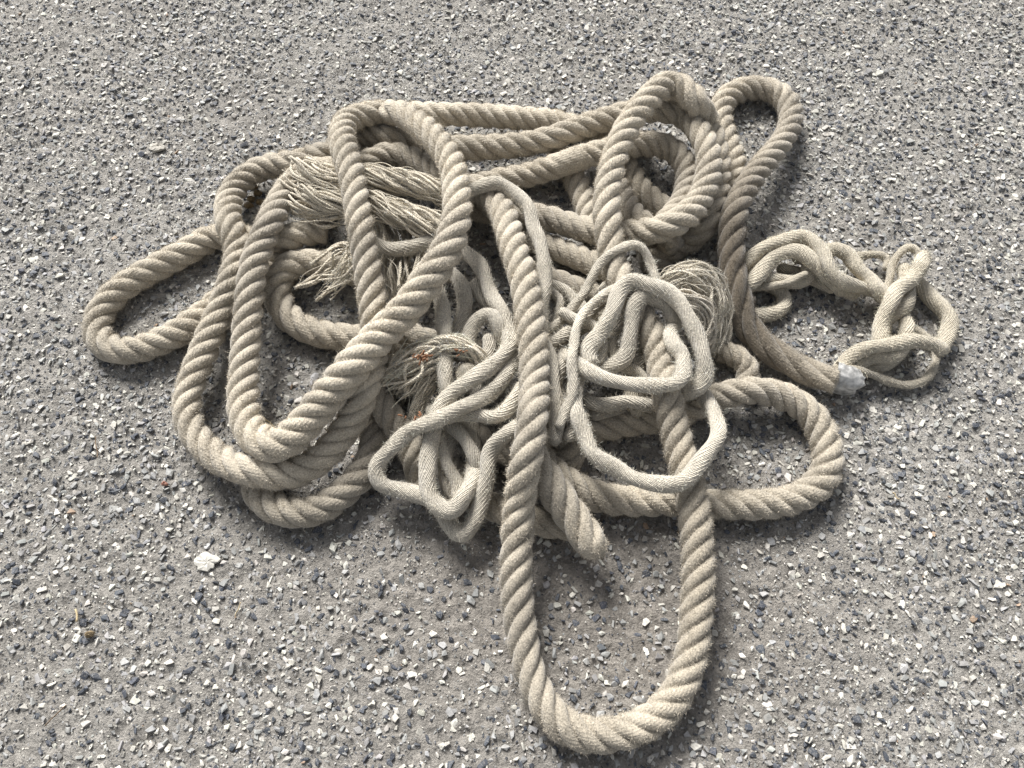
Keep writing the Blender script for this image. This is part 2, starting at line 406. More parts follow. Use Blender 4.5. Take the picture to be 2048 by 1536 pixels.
cord('s_arch2', 'strand', [(925,720,66),(934,680,78),(950,643,88),(975,626,92),(995,640,88),(1002,675,78),(990,720,64)], r1*.95, col=PALE, seed=36)
cord('s_swing', 'strand', [(890,838,70),(920,828,72),(955,828,72),(993,836,72),(1025,808,74),(1048,765,74)], r1*.9, col=PALE*.97, seed=37)
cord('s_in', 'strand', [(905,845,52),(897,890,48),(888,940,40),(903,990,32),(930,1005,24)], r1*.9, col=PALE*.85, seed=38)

cord('t_arc', 'strand', [(1185,735,70),(1172,705,78),(1198,672,88),(1222,626,100),(1238,582,108),(1265,558,112),(1306,569,112),(1353,600,108),(1382,646,102),(1402,702,94),(1409,742,84),(1396,772,72),(1362,786,60),(1310,800,48)], r1*1.06, col=PALE*1.04, seed=41)
cord('t_arc2', 'strand', [(1185,748,62),(1225,736,70),(1249,712,80),(1256,672,90),(1264,620,98),(1284,592,100),(1310,594,94),(1338,618,78),(1352,655,58)], r1*1.0, col=PALE*.9, seed=42)
cord('t_thin', 'strand', [(1080,665,60),(1110,652,66),(1148,614,74),(1176,568,84),(1205,526,94),(1240,499,100),(1274,494,100),(1296,512,98),(1309,548,92),(1320,590,80)], r1*.62, col=PALE*.98, seed=43)
cord('t_bar', 'strand', [(1130,710,80),(1157,727,86),(1196,752,90),(1250,768,94),(1310,769,96),(1350,766,96),(1367,741,96),(1362,712,94),(1344,688,86),(1343,662,66),(1352,632,48)], r1*.95, col=PALE*1.06, seed=44)
cord('t_drop', 'strand', [(1240,572,90),(1212,586,92),(1182,610,92),(1158,640,94),(1146,690,98),(1145,739,100),(1142,787,94),(1131,826,82),(1116,858,66)], r1*.62, col=PALE*1.05, seed=45)
cord('t_loop', 'strand', [(1160,740,70),(1152,790,72),(1158,845,72),(1180,892,72),(1220,932,74),(1270,956,78),(1330,966,84),(1372,958,88),(1402,918,84),(1434,868,74),(1428,825,66),(1405,785,56),(1370,760,44)], r1*.98, col=PALE*1.04, seed=46)
cord('t_curl', 'strand', [(1090,570,60),(1108,590,66),(1121,608,68),(1112,640,62),(1095,665,54)], r1*.6, col=PALE*.9, seed=47)
cord('t_x', 'strand', [(1075,560,50),(1105,570,54),(1135,590,58),(1160,620,60),(1200,660,56)], r1*.8, col=PALE*.95, seed=48)
cord('t_y', 'strand', [(1085,700,56),(1120,685,60),(1165,655,62),(1210,620,62),(1240,600,58)], r1*.72, col=CREAM*.98, seed=49)
cord('t_z', 'strand', [(1100,730,50),(1150,700,54),(1190,690,56),(1225,700,54),(1250,740,48),(1280,770,40)], r1*.9, col=CREAM*.9, seed=50)
cord('t_w', 'strand', [(1110,760,46),(1125,800,48),(1150,850,40),(1130,880,30)], r1*.9, col=PALE*.85, seed=51)
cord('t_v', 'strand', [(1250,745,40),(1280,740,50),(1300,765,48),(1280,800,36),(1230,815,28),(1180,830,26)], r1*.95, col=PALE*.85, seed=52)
cord('t_u', 'strand', [(1150,590,40),(1180,640,46),(1190,700,42),(1180,760,36)], r1*.85, col=PALE*.85, seed=53)
cord('t_k', 'strand', [(1120,620,70),(1150,640,74),(1185,650,76),(1205,690,74),(1190,730,66)], r1*.8, col=PALE*.95, seed=55)
cord('t_l', 'strand', [(1230,650,70),(1222,690,74),(1238,730,70),(1275,745,62),(1300,775,50)], r1*.75, col=CREAM*.95, seed=56)
cord('t_m', 'strand', [(1105,800,60),(1112,760,66),(1128,720,70),(1120,690,66)], r1*.85, col=PALE*.9, seed=57)
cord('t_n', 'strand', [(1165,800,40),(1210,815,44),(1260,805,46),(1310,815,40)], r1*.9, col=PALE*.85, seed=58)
cord('s_p', 'strand', [(960,800,56),(945,770,66),(955,735,72),(980,700,74),(975,670,70)], r1*.85, col=PALE*.9, seed=59)
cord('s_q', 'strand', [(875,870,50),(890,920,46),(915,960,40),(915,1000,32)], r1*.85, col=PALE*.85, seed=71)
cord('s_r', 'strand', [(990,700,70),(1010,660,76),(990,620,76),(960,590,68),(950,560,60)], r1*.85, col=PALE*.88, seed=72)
cord('t_o', 'strand', [(1092,692,64),(1130,672,70),(1165,640,74),(1195,600,78),(1218,568,74)], r1*.8, col=PALE*.98, seed=73)
cord('t_p', 'strand', [(1165,715,62),(1208,694,70),(1234,652,72),(1242,602,66)], r1*.85, col=PALE*.92, seed=74)
cord('t_q', 'strand', [(1296,690,54),(1272,735,58),(1262,790,48),(1280,832,36)], r1*.9, col=CREAM*.92, seed=75)
cord('s_s', 'strand', [(855,815,60),(900,850,58),(930,880,50),(958,930,44),(962,980,34)], r1*.9, col=PALE*.88, seed=76)
cord('stub', 'strand', [(950,780,40),(938,758,62),(929,738,84)], r1*1.35, col=CREAM*.95, seed=54)

# strands unlaid from the taped end
U = [('u1', [(1470,545,16),(1488,530,20),(1523,497,34),(1576,476,42),(1615,472,46),(1640,494,44),(1659,530,38),(1681,562,24),(1712,576,12),(1745,580,11),(1775,592,11)], .92),
     ('u17', [(1585,515,20),(1618,520,26),(1650,545,22),(1682,572,14),(1715,592,10)], .9),
     ('u18', [(1555,535,14),(1598,545,16),(1632,562,12),(1672,580,10)], .85),
     ('u2', [(1475,585,10),(1508,560,12),(1535,528,22),(1566,505,32),(1600,504,36),(1630,530,32),(1660,560,22),(1690,585,11)], 1.0),
     ('u3', [(1470,525,12),(1490,536,12),(1523,555,12),(1576,561,12),(1608,562,14),(1622,545,20),(1605,530,26)], .95),
     ('u4', [(1470,590,10),(1500,577,10),(1540,574,12),(1590,558,16),(1615,546,24)], .5),
     ('u5', [(1470,640,10),(1505,630,10),(1541,632,10),(1572,612,11),(1567,590,12),(1547,574,10),(1520,566,9)], .95),
     ('u6', [(1640,505,36),(1664,500,38),(1693,508,38),(1711,535,32),(1740,553,26),(1757,582,20),(1775,602,12)], .95),
     ('u7', [(1690,510,24),(1720,514,24),(1750,508,24),(1774,511,22),(1776,524,14),(1770,540,8)], .5),
     ('u8', [(1768,590,14),(1776,565,22),(1781,535,30),(1798,507,36),(1825,493,38),(1838,505,36),(1838,530,28)], .5),
     ('u9', [(1848,510,30),(1840,535,38),(1822,562,40),(1785,592,38),(1768,625,34),(1762,665,28),(1755,700,20)], .98),
     ('u10', [(1805,530,18),(1815,565,24),(1818,600,26),(1790,625,26),(1768,655,22),(1770,690,18)], .95),
     ('u11', [(1800,620,14),(1812,650,16),(1805,685,14),(1780,710,12)], .85),
     ('u12', [(1820,550,14),(1840,572,16),(1868,598,18),(1895,625,20),(1903,648,20),(1893,680,18),(1880,705,12)], 1.0),
     ('u13', [(1672,745,12),(1690,724,17),(1720,702,28),(1766,690,38),(1825,680,38),(1868,688,30),(1892,706,16)], .9),
     ('u14', [(1690,748,12),(1712,730,18),(1745,712,26),(1785,714,26),(1806,690,20),(1820,670,12)], .9),
     ('u15', [(1700,760,12),(1722,742,14),(1750,732,14),(1780,726,12),(1800,705,11)], .9),
     ('u16', [(1690,738,18),(1715,737,22),(1740,746,20),(1781,765,12),(1825,768,8),(1860,743,8),(1871,710,10),(1856,680,16),(1830,655,12)], .5)]
for k, (key, pts, m) in enumerate(U):
    cord(key, 'unlaid', pts, r1 * m * 1.08, col=CREAM * (1.05 if m > .6 else .98), seed=60 + k)

# ------------------------------------------------------------------ settle the heap: no two cords share the same space
def settle(iters=240):
    own = np.concatenate([np.full(len(c_.h), i) for i, c_ in enumerate(CORDS)])
    rad = np.concatenate([np.full(len(c_.h), c_.r) for c_ in CORDS])
    loc = np.concatenate([c_.u for c_ in CORDS])
    d = np.concatenate([c_.d for c_ in CORDS])
    dn = d / -d[:, 2:3]
    h = np.concatenate([c_.h for c_ in CORDS]); h0 = h.copy()
    sl = np.r_[0, np.cumsum([len(c_.h) for c_ in CORDS])]
    pairs = None
    for it in range(iters):
        P = CAM + dn * (CAM[2] - h)[:, None]
        if it % 30 == 0:
            ii, jj = [], []
            for a in range(0, len(h), 400):
                D = np.linalg.norm(P[a:a + 400, None] - P[None], axis=2)
                m = (D < rad[a:a + 400, None] + rad[None] + 0.02)
                m &= ~((own[a:a + 400, None] == own[None]) & (np.abs(loc[a:a + 400, None] - loc[None]) < 0.11))
                x, y = np.nonzero(m)
                s = (x + a) < y
                ii.append(x[s] + a); jj.append(y[s])
            ii, jj = np.concatenate(ii), np.concatenate(jj)
        dv = P[ii] - P[jj]
        dist = np.linalg.norm(dv, axis=1) + 1e-9
        need = (rad[ii] + rad[jj]) * 0.93
        pen = np.clip(need - dist, 0, None)
        up = np.where(h0[ii] + 1e-6 * (ii - jj) >= h0[jj], 1.0, -1.0)
        hor = np.linalg.norm(dv[:, :2], axis=1)
        # side by side cords barely move; crossing cords are pushed apart in height
        w = np.clip(1.25 - hor / need, 0.0, 1.0)
        mv = 0.30 * pen * w
        acc = np.zeros_like(h); cnt = np.zeros_like(h)
        np.add.at(acc, ii, up * mv); np.add.at(acc, jj, -up * mv)
        np.add.at(cnt, ii, (mv > 0)); np.add.at(cnt, jj, (mv > 0))
        h = h + acc / np.maximum(1, cnt * 0.5)
        for k in range(len(CORDS)):
            s = slice(sl[k], sl[k + 1]); v = h[s]
            if len(v) > 6:
                e = np.r_[v[0], v, v[-1]]
                lap = 0.5 * (e[:-2] + e[2:]) - v
                v = v + 0.35 * lap
            v = v + 0.01 * (h0[s] - v)
            h[s] = np.maximum(v, rad[s] * 0.93)
    for k, c_ in enumerate(CORDS):
        c_.h = h[sl[k]:sl[k + 1]]
    return h, h0
settle()

def resample(P, step):
    L = np.r_[0, np.cumsum(np.linalg.norm(np.diff(P, axis=0), axis=1))]
    n = max(8, int(L[-1] / step))
    u = np.linspace(0, L[-1], n)
    # smooth interpolation by cubic Hermite on the polyline
    T = np.gradient(P, L, axis=0)
    k = np.clip(np.searchsorted(L, u, side='right') - 1, 0, len(L) - 2)
    hh = (L[k + 1] - L[k])[:, None]; t = ((u - L[k])[:, None]) / hh
    return ((2*t**3-3*t**2+1)*P[k] + (t**3-2*t**2+t)*hh*T[k] + (-2*t**3+3*t**2)*P[k+1] + (t**3-t**2)*hh*T[k+1]), u
def smooth_path(P, n):
    for _ in range(n):
        Q = P.copy(); Q[1:-1] = 0.25 * P[:-2] + 0.5 * P[1:-1] + 0.25 * P[2:]; P = Q
    return P
def frames(P):
    T = np.gradient(P, axis=0); T /= np.linalg.norm(T, axis=1)[:, None] + 1e-12
    ref = np.array([0, 0, 1.0]) if abs(T[0, 2]) < 0.9 else np.array([1.0, 0, 0])
    n = ref - T[0] * ref.dot(T[0]); n /= np.linalg.norm(n)
    Ns = np.empty_like(P); Ns[0] = n
    for i in range(1, len(P)):
        n = n - T[i] * n.dot(T[i]); n /= np.linalg.norm(n); Ns[i] = n
    return T, Ns, np.cross(T, Ns)

def hairs(V, NRM, col, n, lmin, lmax, r, width=0.00010, out=0.75, lift=1.0):
    """short stray fibres standing off a surface: bent slivers of two segments"""
    i = r.integers(0, len(V), int(n * 1.7))
    i = i[r.random(len(i)) < 0.55 + 0.75 * noise2(V[i][:, :2] + V[i][:, 2:], 0.022, 91)]      # worn patches carry less lint
    n = len(i)
    base = V[i] + r.normal(0, 0.0006, (n, 3))
    base -= NRM[i] * 0.0004
    d = NRM[i] * out + r.normal(0, 0.55, (n, 3))
    d /= np.linalg.norm(d, axis=1)[:, None]
    ln = (lmin + (lmax - lmin) * r.beta(1.2, 3.5, n))[:, None]
    d2 = d + r.normal(0, 0.55, (n, 3)); d2 /= np.linalg.norm(d2, axis=1)[:, None]
    sd_ = np.cross(d, r.normal(size=(n, 3))); sd_ /= np.linalg.norm(sd_, axis=1)[:, None] + 1e-9
    w = width * r.uniform(0.7, 1.4, (n, 1))
    m = base + d * ln * 0.5
    e = m + d2 * ln * 0.5
    v = np.stack([base - sd_ * w, base + sd_ * w, m + sd_ * w * .8, m - sd_ * w * .8, e], 1).reshape(-1, 3)
    v[:, 2] = np.maximum(v[:, 2], 0.0)
    k = np.arange(n)[:, None] * 5
    q = k + np.array([[0, 1, 2, 3]]); t = k + np.array([[3, 2, 4]])
    c_ = np.repeat(col[i] * r.uniform(0.6, 1.9, (n, 1)), 5, 0)
    return v, q, t, np.minimum(c_ * 1.06, 0.8)

def tube(P, u, rad, profile, K, twist, cols, phase_n, phase_k, cap=True, seed=0, rough=0.0):
    """sweep a lobed section; returns verts, quads, tris, colours, phase, normals"""
    T, Nn, Bn = frames(P)
    n = len(P)
    th = np.linspace(0, 2 * math.pi, K + 1)[None]                # the seam is doubled for the yarn phase
    r_ = profile(th - twist[:, None]) * rad[:, None]
    if rough > 0:
        q = np.stack([u[:, None] + 0 * th, th * rad.mean() + 0 * u[:, None]], -1)
        a = noise2(q, 0.0035, seed + 5); a[:, -1] = a[:, 0]
        b = noise2(q, 0.012, seed + 6); b[:, -1] = b[:, 0]
        r_ = r_ + rough * (0.6 * a + b)
    D = np.cos(th)[..., None] * Nn[:, None] + np.sin(th)[..., None] * Bn[:, None]
    V = P[:, None] + D * r_[..., None]
    ph = th * phase_n + (u * phase_k)[:, None]
    C = np.repeat(cols[:, None], K + 1, 1)
    # surface normals from neighbours
    du = np.gradient(V, axis=0); dt = np.gradient(V, axis=1)
    NR = np.cross(dt, du); NR /= np.linalg.norm(NR, axis=2)[..., None] + 1e-12
    fl = np.sign((NR * D).sum(-1)); NR *= fl[..., None]
    idx = np.arange(n * (K + 1)).reshape(n, K + 1)
    F = np.stack([idx[:-1, :-1], idx[:-1, 1:], idx[1:, 1:], idx[1:, :-1]], -1).reshape(-1, 4)
    V2, C2, p2 = V.reshape(-1, 3), C.reshape(-1, 3), ph.ravel()
    tri = np.empty((0, 3), int)
    if cap:
        m = len(V2)
        V2 = np.vstack([V2, P[:1] - T[:1] * rad[0] * .25, P[-1:] + T[-1:] * rad[-1] * .25]); C2 = np.vstack([C2, cols[:1], cols[-1:]]); p2 = np.r_[p2, 0, 0]
        a, b = idx[0], idx[-1]
        tri = np.vstack([np.stack([a[1:], a[:-1], np.full(K, m)], -1), np.stack([b[:-1], b[1:], np.full(K, m + 1)], -1)])
    return V2, F, tri, C2, p2, NR.reshape(-1, 3), n * (K + 1)

def lobes(nl, depth):
    def f(a):
        u = ((a * nl / (2 * math.pi) + 0.5) % 1.0) * 2 - 1
        return 1 - depth * (1 - np.sqrt(np.maximum(0, 1 - 0.985 * u * u)))
    return f

class Builder:
    """collects sweeps and fibres into one mesh"""
    def __init__(s): s.V, s.Q, s.T, s.C, s.P, s.n = [], [], [], [], [], 0
    def add(s, V, Q, T, C, P):
        s.V.append(V); s.C.append(C); s.P.append(P)
        if len(Q): s.Q.append(Q + s.n)
        if len(T): s.T.append(T + s.n)
        s.n += len(V)
    def build(s, name, mat, parent=None, top=False):
        F = []
        if s.Q: F.append(np.concatenate(s.Q))
        if s.T: F.append(np.concatenate(s.T))
        return mesh_object(name, np.concatenate(s.V), F, mat, parent, {'col': np.concatenate(s.C), 'ph': np.concatenate(s.P)}, True, True)

def rope_mesh(c_, b, name_seed):
    r = np.random.default_rng(500 + name_seed)
    P = smooth_path(c_.world(), 3)
    P, u = resample(P, 0.0019)
    L = u[-1]
    lay = c_.kw.get('lay', 2.45) * 2 * c_.r
    rate = 2 * math.pi / lay * (1 + 0.13 * noise1(u, 0.16, 3 + name_seed) + 0.09 * noise1(u, 0.05, 4 + name_seed))
    if 'laygrow' in c_.kw:
        f0, g = c_.kw['laygrow']
        x = np.clip((u / L - f0) / (1 - f0), 0, 1); rate = rate / (1 + (g - 1) * x)
    tw = np.cumsum(rate * np.gradient(u)) + r.uniform(0, 6)
    rad = c_.r * (1 + 0.05 * noise1(u, 0.09, 7 + name_seed) + 0.03 * noise1(u, 0.025, 8 + name_seed))
    if 'endround' in c_.kw:
        z = np.clip((L - u) / (1.15 * c_.r), 0, 1); rad = rad * np.sqrt(np.clip(1 - (1 - z) ** 2, 0.02, 1))
    if 'rprof' in c_.kw:
        g = np.array(c_.kw['rprof']); rad = rad * np.interp(u / L, g[:, 0], g[:, 1])
    cols = np.repeat(c_.kw['col'][None], len(u), 0) * (1 + 0.12 * noise1(u, 0.13, 9 + name_seed))[:, None]
    gs = np.clip(noise1(u, 0.10, 31 + name_seed) + 0.05, 0, 1)[:, None] * 0.9            # grey soiled stretches
    cols = cols * (1 - gs) + np.array([0.235, 0.208, 0.168]) * gs
    if 'grime' in c_.kw:
        g = np.array(c_.kw['grime']); a = np.interp(u / L, g[:, 0], g[:, 1])[:, None]
        cols = cols * (1 - a) + BROWN * a
    l4 = lobes(4, 0.42)
    lobe = l4
    if 'bald' in c_.kw:                                # a worn stretch where the lay has been rubbed smooth
        xa, xb = c_.kw['bald']
        px = np.interp(u / L * c_.u[-1], c_.u, c_.pix[:, 0])
        k = (np.clip((px - xa) / 26, 0, 1) * np.clip((xb - px) / 5, 0, 1))[:, None] * (u < L * .6)[:, None]
        lobe = lambda a: l4(a) * (1 - k) + (0.97 + 0.02 * np.sin(9 * a)) * k
    if 'endround' in c_.kw:
        ke = np.clip(1 - (L - u) / (2.2 * c_.r), 0, 1)[:, None] * .75
        lobe = lambda a: l4(a) * (1 - ke) + 0.95 * ke
    V, Q, T, C, p, NR, nv = tube(P, u, rad, lobe, 64, tw, cols, 32, 0.0, True, name_seed, c_.r * 0.022)
    b.add(V, Q, T, C, p)
    n = int(L * 52000)
    for (cnt, lo, hi, w) in ((int(n * 1.15), 0.0016, 0.0056, 0.00013), (int(L * 4000), 0.003, 0.013, 0.00010)):
        hv, hq, ht, hc = hairs(V[:nv], NR, C[:nv], cnt, lo, hi, r, w)
        b.add(hv, hq, ht, hc, np.zeros(len(hv)))
def strand_mesh(c_, b, name_seed):
    r = np.random.default_rng(900 + name_seed)
    P = smooth_path(c_.world(), 1)
    wv = np.stack([noise1(c_.u, 0.028, name_seed + j) for j in (1, 2, 3)], -1) * 0.0026 * np.clip(np.minimum(c_.u, c_.u[-1] - c_.u) / 0.03, 0, 1)[:, None]
    P = P + wv; P[:, 2] = np.maximum(P[:, 2], c_.r * 0.9)
    P, u = resample(P, 0.0017)
    L = u[-1]
    rate = 2 * math.pi / (c_.r * 13) * (1 + 0.2 * noise1(u, 0.1, name_seed))
    tw = np.cumsum(rate * np.gradient(u))
    rad = c_.r * (1 + 0.05 * noise1(u, 0.045, 7 + name_seed))
    nearend = np.minimum(u, L - u) / (c_.r * 0.8)
    rad = rad * np.sqrt(np.clip(0.25 + nearend, 0, 1))
    cols = np.repeat(c_.kw['col'][None], len(u), 0) * (1 + 0.06 * noise1(u, 0.10, 9 + name_seed))[:, None]
    ny_ = 15 if c_.r > 0.008 else 9
    l1 = lobes(ny_, 0.125 if c_.kind == 'unlaid' else 0.11)
    # the section is a soft oval that turns with the lay
    prof = lambda a: l1(a) * (1 + 0.07 * np.cos(2 * a * 1.0))
    V, Q, T, C, p, NR, nv = tube(P, u, rad, prof, ny_ * 5, tw, cols, ny_ * 2, -2 * math.pi / (c_.r * 13) * ny_ * 2, True, name_seed, c_.r * 0.02)
    b.add(V, Q, T, C, p)
    k = c_.r / 0.0104
    for (cnt, lo, hi, w) in ((int(L * 26000 * k), 0.0012, 0.0050, 0.00012), (int(L * 6500 * k), 0.003, 0.013, 0.00009)):
        hv, hq, ht, hc = hairs(V[:nv], NR, C[:nv], cnt, lo, hi, r, w)
        b.add(hv, hq, ht, hc, np.zeros(len(hv)))

CK = {c_.key: c_ for c_ in CORDS}
def make(name, keys, mat, label, cat, group, fn):
    b = Builder()
    for k in keys: fn(CK[k], b, CK[k].kw['seed'])
    o = b.build(name, mat)
    return tag(o, label, cat, group)

G_R = 'thick laid ropes in the heap'
ROPES = [
 ('outer', 'thick rope in the outer left U bend, climbing over frayed yarn to the top'),
 ('inner', 'thick rope in the broad diagonal band, curling over in a blunt bend at the top'),
 ('leftloop', 'flat rope loop reaching farthest left on the asphalt'),
 ('front', 'long rope with a tall raised bend and a big front loop'),
 ('coil', 'rope curling inside the tall raised bend, running on as the second rope from the top'),
 ('banded', 'rope with a frayed bald band, passing behind the tall raised bend'),
 ('taped', 'rope with a narrow upright loop at top right, stained brown towards its silver taped end'),
 ('rightloop', 'rope lying in the wide round loop at lower right below the silver tape'),
 ('bight', 'blunt rounded rope stub pointing at the viewer beside the front loop'),
 ('under8', 'low rope passing on the ground under the blunt stub and behind the front limb'),
 ('lowerloop', 'short dark rope curve below the outer left U bend'),
 ('underloop', 'rope loop on the shaded ground right of the inner U bend limb'),
 ('arched', 'shaded rope arching under the topmost left bend, behind the frayed yarn'),
 ('arched2', 'shaded rope just above the upper band of frayed yarn'),
 ('under1', 'short greyish rope going down under the banded rope, left of the tall bend'),
 ('under2', 'rope crossing the bottom of the hole in the tall raised bend'),
 ('under3', 'rope sloping down in shade below the second rope, left of the thin white arch'),
 ('under4', 'lowest dark rope behind the heap of pale strands'),
 ('slanted', 'shaded rope sloping down behind the triangle of pale strand at left of the centre'),
 ('cut', 'cut rope end with brown edge under the broad diagonal band'),
 ('under5', 'rope hidden below the hanging pale strand loops'),
 ('under6', 'dark rope bend in the hollow right of the front loop limb'),
 ('under7', 'small rope end lying in shade under the brown stained rope'),
]
OBJ = {}
for k, lab in ROPES:
    OBJ[k] = make('rope', [k], M_ROPE, lab, 'rope', G_R, rope_mesh)
G_S = 'pale unlaid strands on the heap'
STRANDS = [
 ('s_arch', 'smooth strand arching over the top of the front loop limb and down its right side'),
 ('s_long', 'long pale strand winding down from the frayed yarn into a hanging loop'),
 ('s_low', 'pale strand with a pointed fold at left and a pointed fold at the bottom'),
 ('s_drop', 'pale strand hanging straight from under the diagonal band over the reddish fray'),
 ('s_curl', 'shaded strand curl just right of the diagonal band'),
 ('s_arch2', 'small upright strand arch left of the front loop limb'),
 ('s_swing', 'short pale strand swinging up to the front loop limb'),
 ('s_in', 'shaded strand inside the hanging loop left of the front limb'),
 ('t_arc', 'thick white strand in the high arc over the right heap'),
 ('t_arc2', 'beige strand arc nested just inside the high white arc'),
 ('t_thin', 'thin strand making the tallest narrow arch in front of the raised bend'),
 ('t_bar', 'bright white strand running level across the right heap and turning up at a corner'),
 ('t_drop', 'thin white strand hanging vertically at the left of the right heap'),
 ('t_loop', 'white strand in the wide low loop that crosses the front rope'),
 ('t_curl', 'tiny strand curl touching the right side of the front loop limb'),
 ('t_x', 'strand running down to the right between the front limb and the thin arch'),
 ('t_y', 'cream strand rising to the right beneath the thin arch'),
 ('t_z', 'cream strand curving under the level white strand'),
 ('t_w', 'short strand beside the front limb below the thin hanging strand'),
 ('t_v', 'shaded strand bend under the level white strand'),
 ('t_u', 'strand going down inside the right heap behind the high white arc'),
 ('t_k', 'thin strand bent like a hook just left of the high white arc'),
 ('t_l', 'thin cream strand curling inside the beige strand arc'),
 ('t_m', 'short upright strand squeezed between the front limb and the thin hanging strand'),
 ('t_n', 'low shaded strand lying under the level white strand'),
 ('s_p', 'strand beside the small upright strand arch left of the front limb'),
 ('s_q', 'innermost shaded strand of the hanging loop left of the front limb'),
 ('s_r', 'shaded strand bend behind the small upright strand arch'),
 ('t_o', 'narrow strand rising to the right, below the thin tall arch'),
 ('t_p', 'strand bent upright just left of the beige strand arc'),
 ('t_q', 'cream strand going down behind the level white strand beside the rope'),
 ('s_s', 'strand sloping down to the right inside the hanging loop'),
 ('stub', 'fuzzy coiled strand end facing up beside the reddish fray'),
]
for k, lab in STRANDS:
    OBJ[k] = make('loose_strand', [k], M_STRAND, lab, 'rope strand', G_S, strand_mesh)
# strands of the taped rope are its parts
for key, pts, m in U:
    b = Builder(); strand_mesh(CK[key], b, CK[key].kw['seed'])
    b.build('strand', M_STRAND, OBJ['taped'])

# ------------------------------------------------------------------ silver tape
def tape_material():
    m, nt, b = new_mat('silver_tape')
    tc = N(nt, 'TexCoord'); n = N(nt, 'TexNoise', Scale=170.0, Detail=4.0)
    nt.links.new(tc.outputs['Object'], n.inputs['Vector'])
    ra = N(nt, 'ValToRGB'); ra.color_ramp.elements[0].color = (0.24, 0.235, 0.225, 1); ra.color_ramp.elements[1].color = (0.60, 0.59, 0.565, 1)
    ra.color_ramp.elements[0].position = 0.3; ra.color_ramp.elements[1].position = 0.7
    nt.links.new(n.outputs[0], ra.inputs[0]); nt.links.new(ra.outputs[0], b.inputs['Base Color'])
    b.inputs['Metallic'].default_value = 0.4; b.inputs['Roughness'].default_value = 0.45
    bp = N(nt, 'Bump', Strength=0.3, Distance=0.0015); nt.links.new(n.outputs[0], bp.inputs['Height']); nt.links.new(bp.outputs[0], b.inputs['Normal'])
    return m
M_TAPE = tape_material()
def tape():
    P0 = at(np.array([1664, 1690, 1712.]), np.array([752, 760, 766.]), np.array([.021, .021, .019]))
    P, u = resample(P0, 0.0012)
    Tt, Nn, Bn = frames(P)
    K = 48
    th = np.linspace(0, 2 * math.pi, K, endpoint=False)[None]
    q = np.stack([u[:, None] + 0 * th, th * 0.018 + 0 * u[:, None]], -1)
    wr = np.abs(noise2(q, 0.011, 71)) * 0.0022 - np.abs(noise2(q, 0.006, 72)) * 0.0012
    rr = np.linspace(0.0172, 0.0145, len(u))[:, None] * (1 + 0.12 * np.cos(2 * th + 0.6)) + wr
    V = P[:, None] + (np.cos(th)[..., None] * Nn[:, None] + np.sin(th)[..., None] * Bn[:, None]) * rr[..., None]
    # the far rim is torn
    V[-6:] += Tt[-1] * (0.004 * noise1(np.arange(K) * 0.004, 0.01, 73))[None, :, None] * np.linspace(0, 1, 6)[:, None, None]
    V = V.reshape(-1, 3); V[:, 2] = np.maximum(V[:, 2], 0.001)
    idx = np.arange(len(u) * K).reshape(len(u), K)
    F = np.stack([idx[:-1], np.roll(idx[:-1], -1, 1), np.roll(idx[1:], -1, 1), idx[1:]], -1).reshape(-1, 4)
    # crumpled flap at the far end
    g = 16
    a, b2 = np.meshgrid(np.linspace(0, 1, g), np.linspace(0, 1, g))
    c0, c1, c2, c3 = [at(np.array(x), np.array(y), np.array(h)) for x, y, h in ((1688, 742, .034), (1712, 754, .031), (1731, 772, .016), (1692, 788, .011))]
    W = (c0 * ((1 - a) * (1 - b2))[..., None] + c1 * (a * (1 - b2))[..., None] + c2 * (a * b2)[..., None] + c3 * ((1 - a) * b2)[..., None])
    W[..., 2] += 0.004 * noise2(W[..., :2], 0.009, 77) + 0.002 * noise2(W[..., :2], 0.004, 78) + 0.006 * np.sin(math.pi * b2)
    W = W.reshape(-1, 3); n0 = len(V)
    i2 = np.arange(g * g).reshape(g, g) + n0
    F2 = np.stack([i2[:-1, :-1], i2[:-1, 1:], i2[1:, 1:], i2[1:, :-1]], -1).reshape(-1, 4)
    mesh_object('tape_wrap', np.vstack([V, W]), [F, F2], M_TAPE, OBJ['taped'], None, True, True)['label'] = 'crumpled silver tape around the rope end'
tape()

